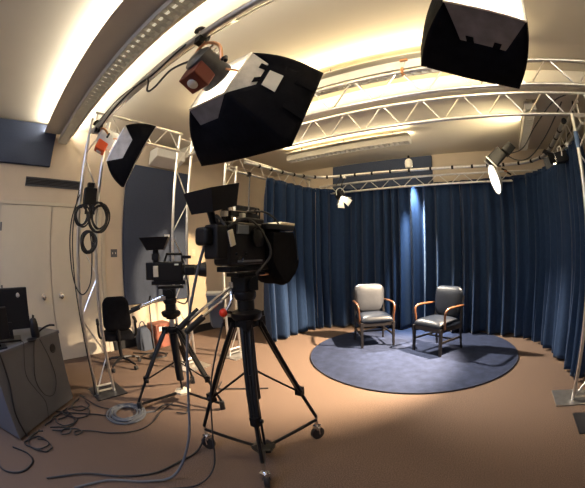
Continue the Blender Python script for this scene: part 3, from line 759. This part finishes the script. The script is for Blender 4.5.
# ------------------------------------------------------------------ office chair (seen from behind)
oc = root('office_chair', 'black office chair on a star base, standing between the cable pillar and the wall', 'chair', (-4.17, 1.52, 0), math.atan2(.96, .28))
def rbox(mb_, c, s): return mb_.box(c, s)
b = grid_cushion(.40, .44, .05, .02, taper=-.06, corner=.30); R = Matrix.Rotation(math.radians(94), 3, 'X')
b.v = [R @ p + V((0, -.20, .74)) for p in b.v]; ss(b.obj('backrest', 'cloth', oc))
MB().tube((0, -.21, .60), (0, -.20, .42), .03, 8).tube((0, -.20, .42), (0, -.02, .37), .025, 8).obj('back_stem', 'black', oc)
s_ = grid_cushion(.48, .46, .08, .015, corner=.35); s_.v = [p + V((0, .03, .39)) for p in s_.v]; ss(s_.obj('seat', 'cloth', oc))
for sx in (-1, 1):
    a = MB(); a.path(smooth_path([(sx * .22, .03, .39), (sx * .285, .02, .42), (sx * .285, .0, .60)], 5), .018, 8); a.obj('arm_post', 'black', oc)
    MB().path(smooth_path([(sx * .285, -.10, .605), (sx * .285, .0, .625), (sx * .285, .12, .62)], 4), .024, 8).obj('armrest', 'rubber', oc)
MB().tube((0, 0, .10), (0, 0, .38), .028, 12).obj('gas_column', 'black', oc)
for k in range(5):
    t = 2 * PI * k / 5 + .3; d = V((math.cos(t), math.sin(t), 0))
    MB().path([(0, 0, .12), d * .15 + V((0, 0, .11)), d * .29 + V((0, 0, .075))], .021, 8, r2=.014).obj('base_leg', 'black', oc)
    sd = V((-d.y, d.x, 0)); MB().lathe([(.015, -.022), (.028, -.02), (.028, .02), (.015, .022)], d * .29 + V((0, 0, .028)), sd, 14).obj('caster', 'rubber', oc)

# ------------------------------------------------------------------ desk and what stands on it
K = V((-2.81, -.34, 0)); e1 = V((-.60, .80, 0)); e2 = V((-.80, -.60, 0))
dk = root('desk', 'grey laminate desk with black cable grommets at the lower left', 'desk', K, 0)
def dq(a, b, z): return K + e1 * a + e2 * b + V((0, 0, z))
def dblock(a0, a1, b0, b1, z0, z1): return [dq(a0, b0, z0), dq(a1, b0, z0), dq(a1, b1, z0), dq(a0, b1, z0)], [dq(a0, b0, z1), dq(a1, b0, z1), dq(a1, b1, z1), dq(a0, b1, z1)]
MB().hull8(*dblock(.0, 1.06, 0, 1.0, .715, .745)).obj('desk_top', 'desk', dk, world=True, smooth=False, bevel=.004)
MB().hull8(*dblock(.01, 1.05, .01, .03, .03, .715)).obj('front_panel', 'desk', dk, world=True, smooth=False)
MB().hull8(*dblock(.01, .03, .03, .99, .03, .715)).obj('side_panel', 'desk', dk, world=True, smooth=False)
MB().hull8(*dblock(1.03, 1.05, .03, .99, .03, .715)).obj('side_panel', 'desk', dk, world=True, smooth=False)
for a_0 in (.06, .96): MB().hull8(*dblock(a_0, a_0 + .05, .06, .11, .0, .04)).obj('foot', 'grommet', dk, world=True, smooth=False)
MB().hull8(*dblock(.04, 1.02, .10, .9, .0, .03)).obj('plinth', 'grommet', dk, world=True, smooth=False)
for (p, ax) in ((dq(.90, .008, .60), -e2), (dq(.008, .30, .50), -e1)):
    MB().lathe([(.045, -.004), (.045, .006), (.036, .008), (.034, .002)], p, ax, 20).obj('grommet', 'grommet', dk, world=True)

mo = root('monitor', 'black computer monitor seen from behind on the grey desk at the left edge', 'monitor', (-3.27, -.12, .745), 0)
MB().box((0, 0, .27), (.05, .54, .36)).obj('housing', 'black', mo, smooth=False, bevel=.01)
MB().box((-.027, 0, .27), (.004, .50, .32)).obj('screen', 'screen', mo, smooth=False)
MB().box((.0, .268, .30), (.03, .006, .14)).obj('side_strip', 'plate', mo, smooth=False)
MB().lathe([(.022, 0), (.022, .003), (.01, .004)], (.025, .16, .385), (1, 0, 0), 14).obj('glint_spot', 'glint', mo)  # bright disc painting a glint on the housing
MB().box((.02, 0, .08), (.03, .09, .16)).obj('stand_neck', 'black', mo, smooth=False)
MB().box((.0, 0, .008), (.20, .26, .016)).obj('stand_base', 'black', mo, smooth=False, bevel=.004)
mo2 = root('monitor', 'second dark screen overlapping in front of the monitor at the very left edge', 'monitor', (-3.03, -.22, .745), .25)
MB().box((0, -.05, .19), (.04, .32, .26)).obj('housing', 'black', mo2, smooth=False, bevel=.01)
MB().box((0, -.05, .03), (.04, .06, .06)).obj('stand_neck', 'black', mo2, smooth=False)
MB().box((0, -.05, .006), (.14, .18, .012)).obj('stand_base', 'black', mo2, smooth=False)
ph = root('desk_speaker', 'small black upright speaker with a round top knob on the desk corner', 'speaker', (-3.27, .19, .745), .2)
MB().lathe([(.05, 0), (.055, .03), (.05, .12), (.035, .165), (.02, .175)], (0, 0, 0), n=18).obj('body', 'black', ph)
MB().tube((0, .0, .17), (.0, .01, .20), .014, 8).obj('knob', 'black', ph)
ds = root('ashtray_dish', 'flat dark dish lying on the desk in front of the speaker', 'dish', (-3.13, .13, .745))
MB().lathe([(.03, 0), (.05, .004), (.065, .016), (.06, .016), (.045, .007), (.01, .006)], (0, 0, 0), n=20).obj('bowl', 'black', ds)
hs = root('headset', 'dark curved headset band sticking up at the desk edge before the doors', 'headset', (-3.36, .33, .745))
MB().path(smooth_path([(-.02, -.10, .012), (0, -.04, .05), (.0, .05, .075), (0, .12, .07)], 5), .010, 8).obj('band', 'black', hs)
MB().sphere((-.02, -.10, .02), .022, 6).obj('ear_pad', 'rubber', hs)

# ------------------------------------------------------------------ things by the left wall
bx = root('storage_box', 'brown-red box with a white label on the floor against the wall', 'box', (-4.70, 2.52, 0), .05)
MB().box((0, 0, .19), (.26, .34, .38)).obj('carton', 'bin', bx, smooth=False, bevel=.006)
MB().box((.132, -.02, .30), (.004, .13, .07)).obj('label_sheet', 'paper', bx, smooth=False)
bg = root('cloth_bag', 'blue-grey cloth bag slumped beside the brown-red box', 'bag', (-4.72, 2.20, 0))
g = grid_cushion(.26, .24, .30, .05, corner=.5); g.obj('sack', 'bluebag', bg)
MB().path(smooth_path([(0, -.07, .32), (0, -.03, .42), (0, .03, .42), (0, .07, .32)], 5), .010, 6).obj('carry_loop', 'bluebag', bg)
ms = root('microphone_stand', 'thin grey floor stand rising between the office chair and the far tripod', 'stand', (-4.24, 2.14, 0))
MB().lathe([(.11, 0), (.11, .012), (.02, .025)], (0, 0, 0), n=20).obj('round_base', 'blackm', ms)
MB().tube((0, 0, .02), (0, 0, .84), .009, 8).obj('pole', 'vent', ms)
MB().tube((0, 0, .80), (0, .03, .88), .014, 8).obj('clip', 'black', ms)

# ------------------------------------------------------------------ cables
def cable(name, pts, r, label, m='cable', per=8, group=None, cat='cable'):
    o = MB().path(smooth_path(pts, per), r, 7).obj(name, m)
    tag(o, label, cat, group); return o
def coil(c, R, n, jit, z0, r, m, name, label, squash=1.0, group=None, plane='XY', tail=None):
    pts = []; rnd = random.Random(int(R * 1000) + n)
    for k in range(n):
        off = V((rnd.uniform(-jit, jit), rnd.uniform(-jit, jit), 0)); rr = R * (1 - .45 * k / n) if jit < .5 else R
        for i in range(14):
            t = 2 * PI * i / 14
            q = V((rr * math.cos(t), rr * math.sin(t) * squash, z0 + .004 * (k % 4))) + off
            pts.append(V(c) + (q if plane == 'XY' else V((q.z + off.x * .3, q.x, q.y))))
    if tail: pts += [V(p) for p in tail]
    o = MB().path(smooth_path(pts, 3), r, 6).obj(name, m); tag(o, label, 'cable', group); return o
coil((-2.80, .93, 0), .21, 8, .018, .012, .009, 'greycable', 'cable_coil', 'flat grey coil of cable on the carpet beside the far tripod foot', tail=[(-2.7, 1.1, .01), (-2.66, 1.2, .01)])
# coils hung on the cable pillar
def hang_coil(c, R, n, label, seed, ell=1.25, cr=.009):
    rnd = random.Random(seed); pts = []
    for k in range(n):
        w = R * rnd.uniform(.78, 1.08)
        for i in range(14):
            t = 2 * PI * i / 14 + PI / 2
            pts.append(V(c) + V((.016 * math.sin(3 * t + k) + .006 * k, w * math.cos(t) + .02 * math.sin(k), -R * ell + w * ell * math.sin(t))))
    o = MB().path(smooth_path(pts, 3), cr, 6).obj('cable_coil', 'cable'); tag(o, label, 'cable', 'coils of cable hung on the cable pillar'); return o
hang_coil((-3.36, .84, 1.95), .085, 5, 'black cable coil hung on the outer rail of the cable pillar, upper level', 1)
hang_coil((-3.36, 1.05, 1.98), .115, 6, 'larger black cable coil hung on the inner rail of the cable pillar', 2)
hang_coil((-3.35, .93, 1.70), .09, 6, 'black cable coil hung low between the rails of the cable pillar', 3)
pk = root('power_box', 'black connector box strapped high on the cable pillar above the coils', 'power box', (-3.40, .93, 1.98))
MB().box((.03, 0, .06), (.09, .15, .17)).obj('case', 'black', pk, smooth=False, bevel=.01)
for k in (-1, 0, 1): MB().tube((.06, k * .045, -.02), (.07, k * .05, -.12), .013, 8).obj('plug', 'rubber', pk)
MB().box((.03, 0, .175), (.06, .08, .05)).obj('mount', 'blackm', pk, smooth=False, bevel=.008)
cable('hanging_cable', [(-3.36, .80, 2.05), (-3.36, .72, 1.8), (-3.36, .71, 1.5), (-3.36, .75, 1.2), (-3.36, .84, 1.08), (-3.36, .95, 1.2), (-3.36, .98, 1.5), (-3.36, .95, 1.7)], .007, 'long loose cable loop drooping outside the rails of the cable pillar')
cable('hanging_cable', [(-3.38, .79, 2.1), (-3.38, .745, 1.7), (-3.38, .76, 1.2), (-3.40, .80, .6), (-3.42, .78, .03), (-3.5, .6, .012)], .007, 'straight cable running down the outer rail of the cable pillar to the floor')
# along the overhead pipe
cable('hanging_cable', [(-3.28, .87, 2.70), (-3.0, .85, 2.68), (-2.6, .84, 2.715), (-2.05, .84, 2.70), (-1.95, .84, 2.56), (-1.85, .85, 2.55), (-1.7, .87, 2.62), (-1.5, .89, 2.6)], .008, 'drooping cable from the overhead pipe to the red-brown studio lamp')
cable('hanging_cable', [(-3.35, .86, 2.79), (-2.6, .845, 2.785), (-2.0, .85, 2.70), (-1.6, .84, 2.72), (-1.41, .88, 2.80), (-1.0, .88, 2.79), (-.3, .85, 2.78)], .007, 'cable tied along the top of the overhead pipe')
cable('hanging_cable', [(.24, 4.74, 2.86), (.45, 4.3, 2.80), (.60, 3.8, 2.92), (.78, 3.3, 3.02), (.9, 3.0, 2.98)], .008, 'cable arching from the glowing stage light up to the right truss', group=None)
cable('hanging_cable', [(.20, 4.74, 2.88), (.36, 4.5, 2.70), (.52, 4.1, 2.62), (.68, 3.6, 2.72), (.85, 3.1, 2.94)], .008, 'slack cable sagging beneath the arching one near the right truss')
cable('hanging_cable', [(.98, 3.1, 2.95), (1.02, 3.5, 2.80), (1.08, 4.0, 2.88), (1.02, 4.5, 2.78), (1.0, 5.0, 2.85)], .010, 'thick cable bundled along the right side truss')
# near camera leads
cable('camera_cable', [(-1.47, 1.13, 1.50), (-1.53, 1.10, 1.30), (-1.60, 1.06, 1.0), (-1.62, 1.0, .6), (-1.60, .90, .30), (-1.66, .74, .06), (-1.78, .55, .012), (-1.95, .30, .012), (-2.0, .0, .012)], .009, 'grey-black cable dropping from the near camera past its left leg to the carpet', 'greycable')
cable('camera_cable', [(-1.816, 1.18, .12), (-1.83, 1.08, .02), (-1.82, .88, .012), (-1.83, .65, .012), (-1.95, .40, .012), (-2.12, .15, .012), (-2.2, -.2, .012)], .008, 'black cable snaking from the near tripod left caster to the bottom edge')
cable('camera_cable', [(-1.44, 1.22, 1.05), (-1.50, 1.12, .7), (-1.52, 1.06, .35), (-1.50, .98, .10), (-1.52, .82, .012), (-1.62, .62, .012), (-1.70, .35, .012), (-1.72, 0, .012)], .006, 'thin black cable looping down between the near tripod legs to the bottom edge')
cable('floor_cable', [(-3.52, .60, .012), (-3.3, .66, .012), (-3.12, .72, .012), (-2.98, .82, .012)], .007, 'cable joining the desk corner to the flat floor coil')
cable('floor_cable', [(-3.25, .20, .012), (-3.12, .40, .012), (-3.02, .55, .012), (-2.90, .70, .012), (-2.72, .80, .012)], .007, 'dark cable from under the desk curving along the near side of the floor coil')
wig = [(-2.95, .05, .012), (-2.90, .18, .012), (-2.82, .26, .012), (-2.74, .22, .02), (-2.76, .14, .02), (-2.84, .18, .014), (-2.80, .32, .012), (-2.70, .36, .02), (-2.68, .28, .02), (-2.75, .30, .016), (-2.70, .44, .012), (-2.55, .62, .012), (-2.45, .85, .012), (-2.48, 1.05, .012), (-2.62, 1.25, .012), (-2.70, 1.45, .012)]
cable('floor_cable', wig, .006, 'thin cable with small curls running from the desk to the far tripod')
cable('floor_cable', [(-2.66, 1.2, .012), (-2.72, 1.35, .012), (-2.62, 1.45, .012), (-2.5, 1.5, .012), (-2.42, 1.42, .012), (-2.5, 1.36, .012)], .007, 'short cable end curled under the far tripod hub')
cable('floor_cable', [(-2.75, 2.2, .012), (-2.62, 2.05, .012), (-2.5, 2.15, .012), (-2.2, 2.4, .012)], .007, 'short cable on the carpet between the two tripods')
for k, lab in enumerate(['outermost loose black cable loop at the bottom left corner, under the desk edge', 'smaller loose black cable loop beside the corner of the desk foot', 'tangled black cable strand along the desk bottom edge', 'black cable strand running out of the bottom left corner', 'fine black cable wavering beside the desk base', 'black cable bunch near the desk corner by the pillar plate']):
    rnd = random.Random(40 + k)
    st = K + e1 * (.05 + .17 * k) - e2 * .05
    pts = []; p = V((st.x, st.y, .012)); ang = rnd.uniform(0, 6.28)
    for i in range(14):
        ang += rnd.uniform(.2, .95) * (1 if k % 2 else -1)
        p = p + V((math.cos(ang), math.sin(ang), 0)) * rnd.uniform(.05, .10)
        q = p - K; b_ = -q.dot(e2)
        if b_ < .03: p = p - e2 * (.05 - b_)
        pts.append(V((p.x, p.y, .012 + .006 * (i % 2))))
    cable('floor_cable', pts, .007, lab, 'cable', 5, 'loose cables around the desk foot')
cable('floor_cable', [(-2.75, -.45, .012), (-2.6, -.30, .012), (-2.45, -.28, .012), (-2.36, -.42, .012), (-2.42, -.6, .012), (-2.6, -.7, .012)], .009, 'thick black cable arc nearest the bottom left corner')
cable('desk_cable', [dq(.62, .05, .748), dq(.62, -.004, .745), dq(.56, -.012, .60), dq(.50, -.014, .40), dq(.58, -.014, .24), dq(.72, -.014, .20), dq(.82, -.014, .32), dq(.80, -.014, .52), dq(.72, -.012, .70), dq(.72, .03, .75)], .0045, 'thin dark wire drooping in a wide loop over the desk front')
cable('desk_cable', [dq(.10, .1, .75), dq(.09, -.01, .74), dq(.12, -.014, .5), dq(.07, -.014, .25), dq(.10, -.02, .03)], .010, 'thick dark cable hanging down the near corner of the desk front')
cable('desk_cable', [dq(.45, .05, .75), dq(.45, -.01, .74), dq(.38, -.014, .5), dq(.45, -.014, .35), dq(.55, -.014, .18), dq(.50, -.02, .02)], .003, 'hair-thin wire trailing down the middle of the desk front')
cable('floor_cable', [(-4.6, 1.9, .012), (-4.45, 2.05, .012), (-4.3, 2.3, .012), (-4.1, 2.25, .012), (-4.15, 2.0, .012), (-4.35, 1.95, .012), (-4.4, 2.15, .012), (-4.2, 2.35, .012)], .008, 'loops of dark cable on the carpet behind the office chair')

# ------------------------------------------------------------------ light
E = 1.0
for (c, n, B, F, pw) in ((c1, n1, BIGB, BIGF, 14), (c2, n2, RB, RF, 14), (c3, n3, LB, LF, 14)):
    Bc = sum([V(p) for p in B], V()) / 4
    area('softbox_lamp', Bc + n * .02, n, .20, .20, pw * E, (1, .88, .70))
# stage back lights
spot('stage_spot', f1[0] + f1[1] * .13, (-.75, 4.35, .3), 1900 * E, 62, (1, .87, .70), .7, .05)
spot('stage_spot', f2[0] + V((-.20, -.10, -.28)), (-2.05, 3.65, 0), 4500 * E, 66, (1, .77, .52), .6, .06)
spot('curtain_spot', (-1.44, 5.42, 2.86), (-1.42, 5.53, 1.6), 1500 * E, 36, (.72, .90, 1), .8, .04)
spot('stage_spot', f3[0] + f3[1] * .14, (-4.9, 3.1, 1.0), 2600 * E, 19, (1, .72, .40), .4, .05)  # added warm wall light, thrown from the made-up lamp on the side truss
# added cool fill light, unseen overhead behind the photographer
area('cool_fill_light', (-1.6, -1.9, 3.25), (0, 0, -1), 1.2, 1.2, 90 * E, (.50, .64, 1))
w = bpy.data.worlds.new('world'); SC.world = w; w.use_nodes = True
w.node_tree.nodes['Background'].inputs['Color'].default_value = (.05, .06, .09, 1)
w.node_tree.nodes['Background'].inputs['Strength'].default_value = .3

# ------------------------------------------------------------------ camera: fisheye lens (equisolid), level tripod height 1.45 m
yaw, pit, roll = math.radians(23.6), -.001767, -.01629
up = V((math.sin(roll), math.sin(pit), 1)).normalized()
a = (V((1, 0, 0)) - up * up.x).normalized(); b = up.cross(a)
RR = Matrix.Rotation(yaw, 3, 'Z') @ Matrix((a, b, up))
cam = bpy.data.cameras.new('camera'); co = bpy.data.objects.new('camera', cam); COL.objects.link(co)
right, fwd, upv = RR.col[0], RR.col[1], RR.col[2]
m = Matrix((right, upv, -fwd)).transposed().to_4x4(); m.translation = V((0, 0, 1.45)); co.matrix_world = m
cam.type = 'PANO'; cam.panorama_type = 'FISHEYE_EQUISOLID'
cam.sensor_fit = 'HORIZONTAL'; cam.sensor_width = 36; cam.fisheye_lens = 322.184 * 36 / 585; cam.fisheye_fov = PI
cam.shift_x = -(365 - 292.5) / 585; cam.shift_y = (252.154 - 244) / 488
cam.clip_start = .05; cam.clip_end = 60
SC.camera = co
vs_ = SC.view_settings
vs_.view_transform = 'Standard'; vs_.look = 'None'; vs_.gamma = 1; vs_.use_curve_mapping = False; vs_.exposure = 0.0
SC.cycles.max_bounces = 8
